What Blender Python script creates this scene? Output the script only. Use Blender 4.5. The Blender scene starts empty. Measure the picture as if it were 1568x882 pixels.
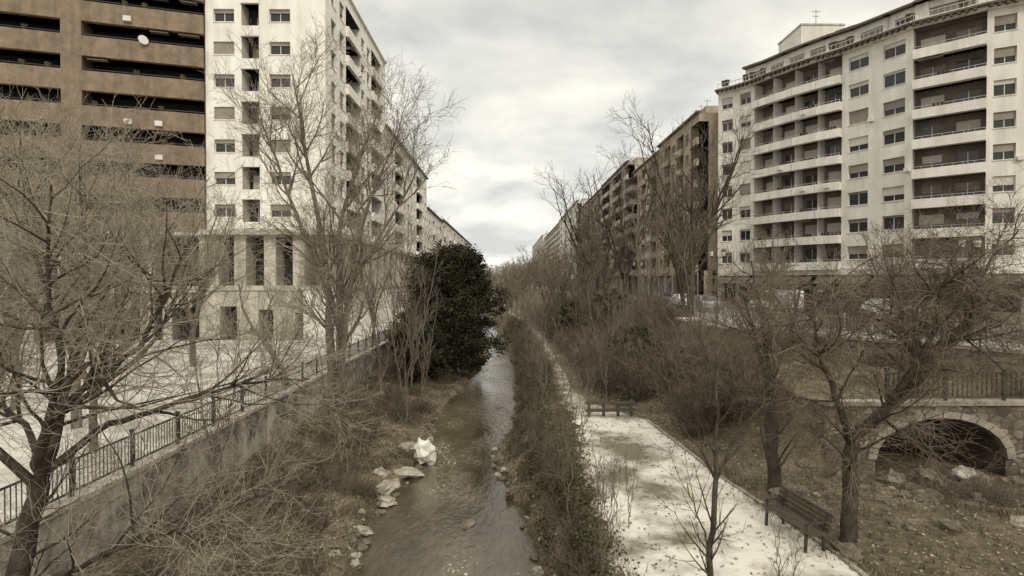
import bpy, math, random
import numpy as np
from mathutils import Vector, noise
random.seed(7); np.random.seed(7)
R=random.uniform
scene=bpy.context.scene
# ---------------------------------------------------------------- materials
def base_mat(name):
    m=bpy.data.materials.new(name); m.use_nodes=True
    nt=m.node_tree; b=nt.nodes["Principled BSDF"]
    return m,nt,b
def mat(name,c1,c2,scale=2.0,rough=0.85,bump=0.0,stretch=(1,1,1),lo=0.35,hi=0.65,detail=6,bscale=None,spec=0.3,streak=None):
    m,nt,b=base_mat(name); N=nt.nodes; L=nt.links
    tc=N.new('ShaderNodeTexCoord'); mp=N.new('ShaderNodeMapping'); mp.inputs['Scale'].default_value=stretch
    L.new(tc.outputs['Object'],mp.inputs['Vector'])
    no=N.new('ShaderNodeTexNoise'); no.inputs['Scale'].default_value=scale; no.inputs['Detail'].default_value=detail; no.inputs['Roughness'].default_value=0.65
    L.new(mp.outputs[0],no.inputs['Vector'])
    cr=N.new('ShaderNodeValToRGB'); e=cr.color_ramp.elements
    e[0].position=lo; e[1].position=hi; e[0].color=(*c1,1); e[1].color=(*c2,1)
    L.new(no.outputs['Fac'],cr.inputs['Fac']); col=cr.outputs['Color']
    if streak:
        mp2=N.new('ShaderNodeMapping'); mp2.inputs['Scale'].default_value=(1.3,1.3,0.12); L.new(tc.outputs['Object'],mp2.inputs['Vector'])
        n2=N.new('ShaderNodeTexNoise'); n2.inputs['Scale'].default_value=1.2; n2.inputs['Detail'].default_value=5; L.new(mp2.outputs[0],n2.inputs['Vector'])
        c2r=N.new('ShaderNodeValToRGB'); c2r.color_ramp.elements[0].position=0.35; c2r.color_ramp.elements[1].position=0.6
        c2r.color_ramp.elements[0].color=(streak,streak,streak*0.97,1); c2r.color_ramp.elements[1].color=(1,1,1,1); L.new(n2.outputs['Fac'],c2r.inputs['Fac'])
        mx=N.new('ShaderNodeMixRGB'); mx.blend_type='MULTIPLY'; mx.inputs[0].default_value=1
        L.new(col,mx.inputs[1]); L.new(c2r.outputs[0],mx.inputs[2]); col=mx.outputs[0]
    L.new(col,b.inputs['Base Color'])
    b.inputs['Roughness'].default_value=rough; b.inputs['Specular IOR Level'].default_value=spec
    if bump>0:
        nb=N.new('ShaderNodeTexNoise'); nb.inputs['Scale'].default_value=bscale or scale*6; nb.inputs['Detail'].default_value=5
        L.new(mp.outputs[0],nb.inputs['Vector'])
        bp=N.new('ShaderNodeBump'); bp.inputs['Strength'].default_value=bump; bp.inputs['Distance'].default_value=0.05
        L.new(nb.outputs['Fac'],bp.inputs['Height']); L.new(bp.outputs[0],b.inputs['Normal'])
    return m
def stone_mat(name,c1,c2,cm,scale):
    m,nt,b=base_mat(name); N=nt.nodes; L=nt.links
    tc=N.new('ShaderNodeTexCoord'); mp=N.new('ShaderNodeMapping'); mp.inputs['Scale'].default_value=(1,1,1.7); L.new(tc.outputs['Object'],mp.inputs['Vector'])
    v=N.new('ShaderNodeTexVoronoi'); v.feature='DISTANCE_TO_EDGE'; v.inputs['Scale'].default_value=scale
    v2=N.new('ShaderNodeTexVoronoi'); v2.inputs['Scale'].default_value=scale
    L.new(mp.outputs[0],v.inputs['Vector']); L.new(mp.outputs[0],v2.inputs['Vector'])
    r=N.new('ShaderNodeValToRGB'); r.color_ramp.elements[0].color=(*c1,1); r.color_ramp.elements[1].color=(*c2,1)
    sp=N.new('ShaderNodeSeparateColor'); L.new(v2.outputs['Color'],sp.inputs[0]); L.new(sp.outputs[0],r.inputs['Fac'])
    no=N.new('ShaderNodeTexNoise'); no.inputs['Scale'].default_value=1.1; no.inputs['Detail'].default_value=7; L.new(tc.outputs['Object'],no.inputs['Vector'])
    r2=N.new('ShaderNodeValToRGB'); r2.color_ramp.elements[0].position=.38; r2.color_ramp.elements[1].position=.6; r2.color_ramp.elements[0].color=(.45,.44,.4,1); r2.color_ramp.elements[1].color=(1.05,1.03,1,1); L.new(no.outputs['Fac'],r2.inputs['Fac'])
    mu=N.new('ShaderNodeMixRGB'); mu.blend_type='MULTIPLY'; mu.inputs[0].default_value=1; L.new(r.outputs[0],mu.inputs[1]); L.new(r2.outputs[0],mu.inputs[2])
    st=N.new('ShaderNodeMath'); st.operation='LESS_THAN'; st.inputs[1].default_value=0.05; L.new(v.outputs['Distance'],st.inputs[0])
    mx=N.new('ShaderNodeMixRGB'); L.new(st.outputs[0],mx.inputs[0]); L.new(mu.outputs[0],mx.inputs[1]); mx.inputs[2].default_value=(*cm,1)
    L.new(mx.outputs[0],b.inputs['Base Color']); b.inputs['Roughness'].default_value=.9
    bp=N.new('ShaderNodeBump'); bp.inputs['Strength'].default_value=.6; bp.inputs['Distance'].default_value=.06; mn=N.new('ShaderNodeMath'); mn.operation='MINIMUM'; mn.inputs[1].default_value=.15
    L.new(v.outputs['Distance'],mn.inputs[0]); L.new(mn.outputs[0],bp.inputs['Height']); L.new(bp.outputs[0],b.inputs['Normal'])
    return m
M={}
M['white']=mat('white_render',(.76,.73,.67),(.86,.83,.77),.35,.85,streak=.88)
M['cream']=mat('cream_render',(.68,.65,.58),(.80,.77,.70),.3,.85,streak=.86)
M['brick']=mat('brown_brick',(.19,.145,.10),(.28,.215,.155),1.5,.9,streak=.75,bump=.2)
M['brick2']=mat('tan_brick',(.33,.27,.20),(.45,.37,.28),.5,.9,streak=.75)
M['brick3']=mat('grey_brick',(.36,.33,.27),(.50,.46,.39),.5,.9,streak=.75)
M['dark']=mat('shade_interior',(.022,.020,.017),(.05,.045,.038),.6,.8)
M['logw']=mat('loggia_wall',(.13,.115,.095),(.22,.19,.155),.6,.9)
M['shut']=mat('roller_shutter',(.20,.175,.14),(.32,.285,.235),.25,.7,stretch=(1,1,1))
M['shutl']=mat('roller_shutter_pale',(.5,.47,.41),(.62,.59,.52),.25,.7)
M['frame']=mat('window_frame',(.6,.57,.52),(.7,.67,.62),1,.5)
g,nt,b=base_mat('window_glass'); b.inputs['Base Color'].default_value=(.03,.031,.03,1); b.inputs['Roughness'].default_value=.08; M['glass']=g
M['tile']=mat('roof_tile',(.08,.07,.055),(.16,.13,.10),3,.8,bump=.4)
M['stone']=mat('pale_stone',(.42,.385,.32),(.58,.54,.46),.7,.85,streak=.68,bump=.2)
M['rail']=mat('painted_iron',(.03,.028,.024),(.06,.055,.045),5,.5)
M['railg']=mat('galvanised_rail',(.36,.35,.32),(.5,.48,.44),5,.5)
M['fieldstone']=stone_mat('fieldstone_masonry',(.13,.11,.08),(.33,.28,.22),(.07,.06,.045),2.6)
M['rivwall']=mat('river_wall_concrete',(.15,.13,.10),(.52,.48,.40),.9,.95,bump=.6,streak=.55,lo=.38,hi=.56,detail=9)
M['pave']=mat('promenade_paving',(.36,.335,.28),(.62,.59,.52),.35,.7,bump=.15,lo=.42,hi=.56,detail=9)
M['paved']=mat('street_paving',(.26,.24,.20),(.40,.37,.32),.35,.8,bump=.15)
M['plaza']=mat('path_concrete',(.15,.125,.085),(.64,.60,.52),.38,.55,bump=.25,lo=.40,hi=.55,detail=11)
M['dirt']=mat('path_dirt',(.14,.115,.08),(.42,.38,.31),1.1,.85,bump=.3,lo=.38,hi=.62,detail=9)
M['asph']=mat('asphalt',(.07,.068,.06),(.11,.105,.095),1,.85,bump=.2)
M['kerb']=mat('kerb_stone',(.2,.175,.14),(.36,.32,.26),2,.85)
M['rock']=mat('limestone_rock',(.20,.17,.125),(.46,.42,.35),1.7,.85,bump=.6)
M['rockw']=mat('white_limestone',(.55,.52,.46),(.78,.75,.69),1.7,.85,bump=.4)
M['rockd']=mat('rubble_rock',(.085,.07,.05),(.22,.19,.145),1.7,.9,bump=.6)
M['barkp']=mat('bark_pale',(.19,.16,.115),(.38,.335,.265),5,.95,bump=.3)
M['barkm']=mat('bark_mid',(.10,.083,.06),(.20,.17,.13),5,.95,bump=.4)
M['barkd']=mat('bark_dark',(.035,.029,.02),(.09,.075,.055),5,.95,bump=.5)
M['twig']=mat('dry_twigs',(.10,.08,.055),(.25,.205,.15),1.5,.95)
M['twigd']=mat('thicket_twigs',(.06,.05,.034),(.16,.132,.092),1.5,.95)
M['leafd']=mat('evergreen_leaf',(.012,.013,.007),(.062,.056,.032),.9,.8,spec=.1,detail=9)
M['ivy']=mat('ivy_leaf',(.03,.034,.016),(.11,.10,.055),2.5,.7,spec=.15)
M['grass']=mat('winter_grass',(.075,.072,.035),(.24,.20,.13),1.2,.9)
M['litter']=mat('fallen_leaves',(.10,.075,.045),(.42,.36,.27),9,.85,detail=2)
M['wood']=mat('weathered_wood',(.045,.037,.027),(.11,.092,.068),3,.75,stretch=(4,.5,4),bump=.3)
M['tyre']=mat('tyre',(.02,.02,.02),(.03,.03,.03),5,.8)
M['carw']=mat('car_paint_white',(.7,.7,.68),(.75,.74,.72),1,.3); M['card']=mat('car_paint_dark',(.06,.065,.07),(.08,.08,.085),1,.3); M['carr']=mat('car_paint_grey',(.25,.25,.25),(.3,.3,.3),1,.3)
M['awn']=mat('awning_fabric',(.10,.09,.075),(.16,.14,.115),1,.9)
# ground
m,nt,b=base_mat('ground_earth'); N=nt.nodes; L=nt.links
tc=N.new('ShaderNodeTexCoord'); n1=N.new('ShaderNodeTexNoise'); n1.inputs['Scale'].default_value=.6; n1.inputs['Detail'].default_value=10; n1.inputs['Roughness'].default_value=.7
n2=N.new('ShaderNodeTexNoise'); n2.inputs['Scale'].default_value=7; n2.inputs['Detail'].default_value=8; n2.inputs['Roughness'].default_value=.75
L.new(tc.outputs['Object'],n1.inputs['Vector']); L.new(tc.outputs['Object'],n2.inputs['Vector'])
r1=N.new('ShaderNodeValToRGB'); el=r1.color_ramp.elements; el[0].position=.35; el[0].color=(.06,.055,.03,1); el[1].position=.65; el[1].color=(.20,.16,.11,1)
e=el.new(.5); e.color=(.12,.098,.064,1)
r2=N.new('ShaderNodeValToRGB'); el=r2.color_ramp.elements; el[0].position=.35; el[0].color=(.4,.4,.38,1); el[1].position=.68; el[1].color=(1.7,1.6,1.5,1)
L.new(n1.outputs['Fac'],r1.inputs['Fac']); L.new(n2.outputs['Fac'],r2.inputs['Fac'])
mu=N.new('ShaderNodeMixRGB'); mu.blend_type='MULTIPLY'; mu.inputs[0].default_value=1; L.new(r1.outputs[0],mu.inputs[1]); L.new(r2.outputs[0],mu.inputs[2])
L.new(mu.outputs[0],b.inputs['Base Color']); b.inputs['Roughness'].default_value=.95
bp=N.new('ShaderNodeBump'); bp.inputs['Strength'].default_value=.7; bp.inputs['Distance'].default_value=.08; L.new(n2.outputs['Fac'],bp.inputs['Height']); L.new(bp.outputs[0],b.inputs['Normal'])
M['ground']=m
# water
m,nt,b=base_mat('river_water'); N=nt.nodes; L=nt.links
tc=N.new('ShaderNodeTexCoord'); mp=N.new('ShaderNodeMapping'); mp.inputs['Scale'].default_value=(1.5,.75,1); L.new(tc.outputs['Object'],mp.inputs['Vector'])
n1=N.new('ShaderNodeTexNoise'); n1.inputs['Scale'].default_value=3.2; n1.inputs['Detail'].default_value=5; n1.inputs['Distortion'].default_value=.5; n1.inputs['Roughness'].default_value=.55
L.new(mp.outputs[0],n1.inputs['Vector'])
n3=N.new('ShaderNodeTexNoise'); n3.inputs['Scale'].default_value=.33; n3.inputs['Detail'].default_value=3; L.new(mp.outputs[0],n3.inputs['Vector'])
bp=N.new('ShaderNodeBump'); bp.inputs['Distance'].default_value=.12; L.new(n1.outputs['Fac'],bp.inputs['Height']); L.new(bp.outputs[0],b.inputs['Normal'])
mr=N.new('ShaderNodeMapRange'); mr.inputs[1].default_value=.35; mr.inputs[2].default_value=.65; mr.inputs[3].default_value=.12; mr.inputs[4].default_value=.6; L.new(n3.outputs['Fac'],mr.inputs[0]); L.new(mr.outputs[0],bp.inputs['Strength'])
r1=N.new('ShaderNodeValToRGB'); el=r1.color_ramp.elements; el[0].position=.35; el[0].color=(.05,.04,.022,1); el[1].position=.65; el[1].color=(.13,.105,.068,1); L.new(n3.outputs['Fac'],r1.inputs['Fac'])
n4=N.new('ShaderNodeTexNoise'); n4.inputs['Scale'].default_value=7; n4.inputs['Detail'].default_value=6; L.new(mp.outputs[0],n4.inputs['Vector'])
ad=N.new('ShaderNodeMath'); ad.operation='MULTIPLY'; L.new(n4.outputs['Fac'],ad.inputs[0]); L.new(n3.outputs['Fac'],ad.inputs[1])
r3=N.new('ShaderNodeValToRGB'); r3.color_ramp.elements[0].position=.375; r3.color_ramp.elements[1].position=.44; L.new(ad.outputs[0],r3.inputs['Fac'])
mx=N.new('ShaderNodeMixRGB'); L.new(r3.outputs[0],mx.inputs[0]); L.new(r1.outputs[0],mx.inputs[1]); mx.inputs[2].default_value=(.6,.57,.5,1); L.new(mx.outputs[0],b.inputs['Base Color'])
b.inputs['Roughness'].default_value=.07; b.inputs['Specular IOR Level'].default_value=.6
M['water']=m
# ---------------------------------------------------------------- mesh builder
class MB:
    def __init__(s): s.v=[]; s.f=[]; s.m=[]; s.mats=[]
    def mi(s,k):
        if k not in s.mats: s.mats.append(k)
        return s.mats.index(k)
    def poly(s,pts,k):
        n=len(s.v); s.v+= [tuple(p) for p in pts]; s.f.append(tuple(range(n,n+len(pts)))); s.m.append(s.mi(k))
    def box8(s,p,k):
        n=len(s.v); s.v+=[tuple(q) for q in p]; i=s.mi(k)
        for f in ((0,3,2,1),(4,5,6,7),(0,1,5,4),(1,2,6,5),(2,3,7,6),(3,0,4,7)):
            s.f.append(tuple(n+a for a in f)); s.m.append(i)
    def box(s,x0,x1,y0,y1,z0,z1,k):
        s.box8([(x0,y0,z0),(x1,y0,z0),(x1,y1,z0),(x0,y1,z0),(x0,y0,z1),(x1,y0,z1),(x1,y1,z1),(x0,y1,z1)],k)
    def seg(s,a,b,w,d,k):
        a=Vector(a);b=Vector(b); t=(b-a).normalized(); up=Vector((0,0,1)) if abs(t.z)<.9 else Vector((0,1,0))
        x=t.cross(up).normalized()*w/2; y=x.cross(t).normalized()*d/2
        s.box8([a-x-y,a+x-y,a+x+y,a-x+y,b-x-y,b+x-y,b+x+y,b-x+y],k)
    def cyl(s,a,b,r0,r1,k,n=10):
        a=Vector(a);b=Vector(b); t=(b-a).normalized(); up=Vector((0,0,1)) if abs(t.z)<.9 else Vector((0,1,0))
        x=t.cross(up).normalized(); y=x.cross(t); o=len(s.v); i=s.mi(k)
        for c,r in ((a,r0),(b,r1)):
            for j in range(n):
                q=2*math.pi*j/n; s.v.append(tuple(c+x*r*math.cos(q)+y*r*math.sin(q)))
        for j in range(n):
            j2=(j+1)%n; s.f.append((o+j,o+j2,o+n+j2,o+n+j)); s.m.append(i)
        s.f.append(tuple(o+j for j in range(n))); s.m.append(i); s.f.append(tuple(o+n+j for j in range(n))); s.m.append(i)
    def obj(s,name,smooth=False,loc=None,rot=0):
        me=bpy.data.meshes.new(name); me.from_pydata(s.v,[],s.f)
        for k in s.mats: me.materials.append(M[k])
        me.polygons.foreach_set('material_index',s.m)
        if smooth: me.polygons.foreach_set('use_smooth',[True]*len(s.f))
        me.update(); o=bpy.data.objects.new(name,me); scene.collection.objects.link(o)
        if loc: o.location=loc
        o.rotation_euler[2]=rot
        return o
class F:
    def __init__(s,p0,p1):
        s.o=p0; dx=p1[0]-p0[0]; dy=p1[1]-p0[1]; s.L=math.hypot(dx,dy); s.u=(dx/s.L,dy/s.L); s.n=(s.u[1],-s.u[0])
    def p(s,u,n,z): return (s.o[0]+s.u[0]*u+s.n[0]*n, s.o[1]+s.u[1]*u+s.n[1]*n, z)
def fq(mb,f,u0,u1,z0,z1,n,k): mb.poly([f.p(u0,n,z0),f.p(u1,n,z0),f.p(u1,n,z1),f.p(u0,n,z1)],k)
def fb(mb,f,u0,u1,n0,n1,z0,z1,k):
    mb.box8([f.p(u0,n1,z0),f.p(u1,n1,z0),f.p(u1,n0,z0),f.p(u0,n0,z0),f.p(u0,n1,z1),f.p(u1,n1,z1),f.p(u1,n0,z1),f.p(u0,n0,z1)],k)
def win(mb,f,u0,u1,z0,z1,w,h,sill,wall,sh=None,off=0):
    uc=(u0+u1)/2+off; a=uc-w/2; b=uc+w/2; c=z0+sill; d=c+h; D=-.28
    fq(mb,f,u0,a,z0,z1,0,wall); fq(mb,f,b,u1,z0,z1,0,wall); fq(mb,f,a,b,z0,c,0,wall); fq(mb,f,a,b,d,z1,0,wall)
    mb.poly([f.p(a,0,c),f.p(a,D,c),f.p(a,D,d),f.p(a,0,d)],wall); mb.poly([f.p(b,D,c),f.p(b,0,c),f.p(b,0,d),f.p(b,D,d)],wall)
    mb.poly([f.p(a,0,c),f.p(b,0,c),f.p(b,D,c),f.p(a,D,c)],wall); mb.poly([f.p(a,D,d),f.p(b,D,d),f.p(b,0,d),f.p(a,0,d)],wall)
    fq(mb,f,a,b,c,d,D,'glass')
    t=.06
    fb(mb,f,a,b,D+.01,D+.06,c+.005,c+t,'frame'); fb(mb,f,a,a+t,D+.01,D+.06,c+t,d,'frame'); fb(mb,f,b-t,b,D+.01,D+.06,c+t,d,'frame'); fb(mb,f,uc-t/2,uc+t/2,D+.01,D+.06,c+t,d,'frame')
    fr=random.choice([0.15,.3,.3,.5,.6,1,.9]) 
    fb(mb,f,a+.01,b-.01,D+.065,D+.11,d-h*fr*.97,d-.004,sh or 'shut')
    fb(mb,f,a-.06,b+.06,.003,.07,c-.08,c-.01,wall)
    if random.random()<.06: fb(mb,f,b+.05,b+.6,.01,.3,c-.2,c+.2,'frame')
def loggia(mb,f,u0,u1,z0,z1,wall,par,dep=1.5,out=.0,ph=1.0,back='logw',rail=None):
    mb.poly([f.p(u0,0,z0),f.p(u1,0,z0),f.p(u1,-dep,z0),f.p(u0,-dep,z0)],back)
    mb.poly([f.p(u0,0,z1),f.p(u1,0,z1),f.p(u1,-dep,z1),f.p(u0,-dep,z1)],back)
    mb.poly([f.p(u0,0,z0),f.p(u0,-dep,z0),f.p(u0,-dep,z1),f.p(u0,0,z1)],wall); mb.poly([f.p(u1,0,z0),f.p(u1,-dep,z0),f.p(u1,-dep,z1),f.p(u1,0,z1)],wall)
    fq(mb,f,u0,u1,z0,z1,-dep,back)
    W=u1-u0; n=max(1,int(W/2.1)); s=W/n
    for i in range(n):
        w=s*R(.5,.75); c=u0+(i+.5)*s
        fq(mb,f,c-w/2,c+w/2,z0+.05,z0+2.3,-dep+.02,'glass')
        if random.random()<.5: fb(mb,f,c-w/2,c+w/2,-dep+.03,-dep+.07,z0+2.3-R(.4,2.1),z0+2.3,random.choice(['shut','shutl','shutl']))
        fb(mb,f,c-.04,c+.04,-dep+.03,-dep+.08,z0+.05,z0+2.28,'frame')
        if random.random()<.18: fb(mb,f,c-w/2,c+w/2,-.1,out+.1,z1-.5,z1-.42,'awn')
        if random.random()<.12: fb(mb,f,c-.3,c+.3,out+.13,out+.42,z0+.1,z0+.55,'frame')
    fb(mb,f,u0,u1,-.02,out+.12,z0-.22,z0+ph*.8 if par!='none' else z0,par if par!='none' else wall)
    if rail:
        fb(mb,f,u0,u1,out+.04,out+.08,z0+ph*1.05,z0+ph*1.1,rail)
        k=int(W/.8)
        for i in range(k+1): fb(mb,f,u0+W*i/k-.02,u0+W*i/k+.02,out+.04,out+.08,z0+ph*.8,z0+ph*1.05,rail)
        if random.random()<.4:
            u=u0+R(.2,.8)*W
            for j in range(3): q=Vector(f.p(min(u1-.2,u+j*.35),out+.05,z0+ph*.82)); mb.cyl(q,q+Vector((0,0,.3)),.1,.16,'ivy',5)
# ---------------------------------------------------------------- terrain
WZ=-2.0
YT=[-60,14,18,21,24,27,30,33,40,49,60,80,110,160,2000]
XL=[-4.4,-4.2,-4.15,-3.95,-3.6,-3.75,-3.9,-3.9,-3.2,-2.1,-1.5,-2.8,-6,-8.3,-8.3]
XR=[1.4,1.0,.75,.1,-.55,-.35,.3,.5,.7,.8,.3,-.6,-3.6,-6,-6]
PL=lambda y: float(np.interp(y,[-60,14,20,24,27,40,60,80,110,160,2000],[1.9,2.1,2.6,3.0,2.75,2.9,3.2,2.3,0,-1.5,-1.5]))
PR=lambda y: float(np.interp(y,[-60,12,17,24,26.5,30,60,80,110,160,2000],[7.6,7.2,6.5,6.0,4.6,3.8,4.1,3.2,.9,-.6,-.6]))
xl=lambda y: float(np.interp(y,YT,XL)); xr=lambda y: float(np.interp(y,YT,XR))
def ss(a,b,t):
    t=min(1,max(0,(t-a)/(b-a))); return t*t*(3-2*t)
def wallx(y): return 12.0+max(0,36-y)*.606
def xln(y): return xl(y)+noise.noise(Vector((y*.8,1,1)))*.4
def xrn(y): return xr(y)+noise.noise(Vector((y*.7,7,1)))*.5
def h(x,y):
    n=noise.noise(Vector((x*.9,y*.9,0)))*.14+noise.noise(Vector((x*2.7,y*2.7,3)))*.07
    l=xln(y); r=xrn(y)
    if x<-10.76: return .5
    if x<l:
        t=(x+10.76)/(l+10.76); z=-1.2-.65*t+n
        return z-(.9*ss(l-.5,l,x))
    if x<r: return -2.7
    p=PL(y); q=PR(y)
    if x<p: return -2.15+.35*ss(r,r+.15,x)+1.77*ss(r,r+(p-r)*.85,x)+n*(1-ss(p-.5,p,x))
    if x<q+.05: return 0
    k=ss(18.2,21,y)
    toe=q+.6
    if x<toe: return n*.3*ss(q,toe,x)
    wx=wallx(y)
    if y<18.1:
        z=n*.5+ -.35*ss(10.5,12.5,x)*ss(13,17,y)
        z+= 2.2*ss(17,24,x)
        return z
    if 11.5<x<17 and y<24: return -.4
    z=n*1.2*(1-ss(10.5,11,x))
    z+=1.8*ss(toe,10.9,x)*max(k,ss(9.5,10.9,x)*.6)
    if y>36: z=1.8*ss(toe,9,x)+n
    if x>wx: z=3.0
    elif y>36: z=min(3.0,3.0*ss(toe,11.9,x)+n)
    return z
def lin(a,b,s): return list(np.arange(a,b,s))
xs=[-1500,-600,-250,-120,-60,-30,-20,-14,-12,-11,-10.8,-10.72]+lin(-10.5,8,.2)+lin(8,26,.35)+[27,30,35,45,60,90,150,300,700,1500]
ys=[-200,-60,-20,-5]+lin(0,40,.25)+lin(40,90,.8)+lin(90,200,6)+[220,260,320,400,550,800,1200,2000]
V=[(x,y,h(x,y)) for y in ys for x in xs]; nx=len(xs)
Fc=[(j*nx+i,j*nx+i+1,(j+1)*nx+i+1,(j+1)*nx+i) for j in range(len(ys)-1) for i in range(nx-1)]
me=bpy.data.meshes.new('ground'); me.from_pydata(V,[],Fc); me.materials.append(M['ground']); me.polygons.foreach_set('use_smooth',[True]*len(Fc)); me.update()
scene.collection.objects.link(bpy.data.objects.new('ground',me))
def strip(name,fl,fr_,z,y0,y1,st,k,nxs=1):
    mb=MB(); yy=list(np.arange(y0,y1,st))+[y1]
    for a,b_ in zip(yy[:-1],yy[1:]):
        mb.poly([(fl(a),a,z),(fr_(a),a,z),(fr_(b_),b_,z),(fl(b_),b_,z)],k)
    return mb.obj(name)
strip('river_water',lambda y:xl(y)-1.0,lambda y:xr(y)+1.0,WZ,-60,600,2,'water')
edge=lambda y:.25*noise.noise(Vector((y*.9,0,5)))+.10*math.sin(y*5)+.12*noise.noise(Vector((y*3.1,2,5)))
strip('paved_path',lambda y:PL(y)+edge(y),lambda y:PR(y),.008,-20,26,.25,'plaza')
strip('dirt_footpath',lambda y:PL(y)+edge(y),lambda y:PR(y)+.2*noise.noise(Vector((y*1.3,3,5)))-.1,.008,26.0,300,.4,'dirt')
strip('promenade_pavement',lambda y:-16.0,lambda y:-10.95,.506,-20,220,10,'pave')
strip('promenade_square',lambda y:-80,lambda y:-16.004,.506,-20,52,10,'pave')
strip('street_pavement',lambda y:wallx(y)+.3,lambda y:wallx(y)+6.5,3.006,10,300,1,'paved')
strip('street_asphalt',lambda y:wallx(y)+6.65,lambda y:wallx(y)+14,3.01,10,300,1,'asph')
mb=MB()
for y in np.arange(-10,24,1.0):
    a=PR(y)+R(-.015,.015); b_=PR(y+.97)+R(-.015,.015); z=R(.035,.06); mb.box8([(a,y,-.05),(a+.12,y,-.05),(b_+.12,y+.97,-.05),(b_,y+.97,-.05),(a,y,z),(a+.12,y,z),(b_+.12,y+.97,z),(b_,y+.97,z)],'kerb')
mb.obj('path_kerb')
mb=MB()
y=-20
while y<120:
    mb.box(-10.95,-10.56+R(-.015,.015),y,y+3.98,-1.9,.52,'rivwall'); mb.box(-11.02,-10.48,y,y+3.98,.523,.66,'stone'); y+=4
mb.obj('river_retaining_wall')
def fence(name,p0,p1,z,hh,k,bar=.13,bw=.022,post=2.2):
    mb=MB(); a=Vector((*p0,z)); b_=Vector((*p1,z)); Ln=(b_-a).length; d=(b_-a)/Ln; up=Vector((0,0,1))
    for zz in (.12,hh-.05): mb.seg(a+up*zz,b_+up*zz,.045,.045,k)
    n=int(Ln/bar)
    for i in range(n): q=a+d*(i+.5)*Ln/n; mb.seg(q+up*.12,q+up*(hh-.05),bw,bw,k)
    n=int(Ln/post)
    for i in range(n+1): q=a+d*i*Ln/n; mb.seg(q,q+up*(hh+.06),.08,.08,k); mb.seg(q+up*(hh+.06),q+up*(hh+.12),.11,.11,k)
    return mb.obj(name)
fence('promenade_railing',(-10.75,-4),(-10.75,110),.66,.95,'rail',.14,.018)
P0=(12.0,36);P1=(23.0,17.85)
mb=MB(); f=F(P0,P1); fb(mb,f,-.2,f.L,-.4,0,-.5,3.1,'fieldstone'); fb(mb,f,-.25,f.L,-.45,.08,3.1,3.25,'stone')
f2=F((12.0,90),P0); fb(mb,f2,0,f2.L-.2,-.4,0,.5,3.1,'fieldstone'); fb(mb,f2,0,f2.L-.25,-.45,.08,3.1,3.25,'stone')
mb.box(10.6,11.5,33,34.2,.3,3.6,'rivwall'); mb.box(10.5,11.6,32.9,34.3,3.6,3.75,'stone'); mb.box(9.7,10.1,30.0,31.3,0,2.6,'rivwall'); mb.obj('street_retaining_wall')
fence('street_railing',(12.2,36),(23.1,18.0),3.25,1.0,'railg',.16,.035)
fence('street_railing',(12.2,90),(12.2,36.2),3.25,1.0,'rail',.16,.035)
mb=MB(); cx,aa,bb,sz=14.15,2.15,1.35,.2; Y=18.0; zt=1.95
ts=[math.pi*i/24 for i in range(25)]; arc=[(cx-aa*math.cos(t),sz+bb*math.sin(t)) for t in ts]
for (x0,z0),(x1,z1) in zip(arc[:-1],arc[1:]):
    mb.poly([(x0,Y,z0),(x1,Y,z1),(x1,Y,zt),(x0,Y,zt)],'fieldstone'); mb.poly([(x0,Y,z0),(x1,Y,z1),(x1,Y+5.5,z1),(x0,Y+5.5,z0)],'fieldstone')
for a,b_ in ((10.4,cx-aa),(cx+aa,24.3)): mb.poly([(a,Y,-.8),(b_,Y,-.8),(b_,Y,zt),(a,Y,zt)],'fieldstone')
for sx in (cx-aa,cx+aa): mb.poly([(sx,Y,-.8),(sx,Y+5.5,-.8),(sx,Y+5.5,sz),(sx,Y,sz)],'fieldstone')
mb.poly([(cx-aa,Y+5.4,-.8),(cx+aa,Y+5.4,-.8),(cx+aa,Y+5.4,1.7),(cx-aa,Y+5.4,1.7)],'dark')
mb.poly([(10.4,Y,zt),(23.0,Y,zt),(12.0,36,zt),(10.4,36,zt)],'ground')
mb.poly([(10.4,Y,-.8),(10.4,36,-.8),(10.4,36,zt),(10.4,Y,zt)],'fieldstone')
for i in range(0,24,2):
    t0,t1=ts[i]+.01,ts[min(i+2,24)]-.01
    q=[]
    for yy in (Y-.1,Y+.15):
        for (t,s_) in ((t0,1),(t1,1),(t1,1.13),(t0,1.13)): q.append((cx-aa*s_*math.cos(t),yy,sz+(bb*s_+(s_-1)*.3)*math.sin(t)))
    mb.box8(q,'kerb')
mb.box(10.35,24.2,Y-.12,Y+.3,zt+.003,zt+.14,'kerb'); mb.obj('stone_arch_bridge')
fence('bridge_railing',(12.4,18.05),(24.0,18.05),zt+.14,.95,'rail',.16,.03,1.9)
# ---------------------------------------------------------------- buildings
def floors(z0,n,hh): return [(z0+i*hh,z0+(i+1)*hh) for i in range(n)]
mb=MB()
f=F((-28.2,53),(-17,53)); fl=floors(10.8,8,3.05); top=fl[-1][1]
for z0,z1 in fl:
    win(mb,f,0,3.35,z0,z1,1.95,1.2,1.2,'white',off=.05)
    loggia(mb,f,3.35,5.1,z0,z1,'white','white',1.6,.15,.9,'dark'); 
    win(mb,f,5.1,8.6,z0,z1,1.95,1.2,1.2,'white',off=.1)
    fq(mb,f,8.6,11.2,z0,z1,0,'white')
for u in (3.3,5.05,8.75): fb(mb,f,u,u+.12,.003,.1,10.8,top,'white')
fq(mb,f,0,11.2,top,top+1.4,0,'white')
f=F((-17,53),(-17,79))
bays=[(0,1.2,'b'),(1.2,4,'w'),(4,6.8,'w'),(6.8,12.5,'l'),(12.5,15.3,'w'),(15.3,18,'w'),(18,23.5,'l'),(23.5,26,'b')]
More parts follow.
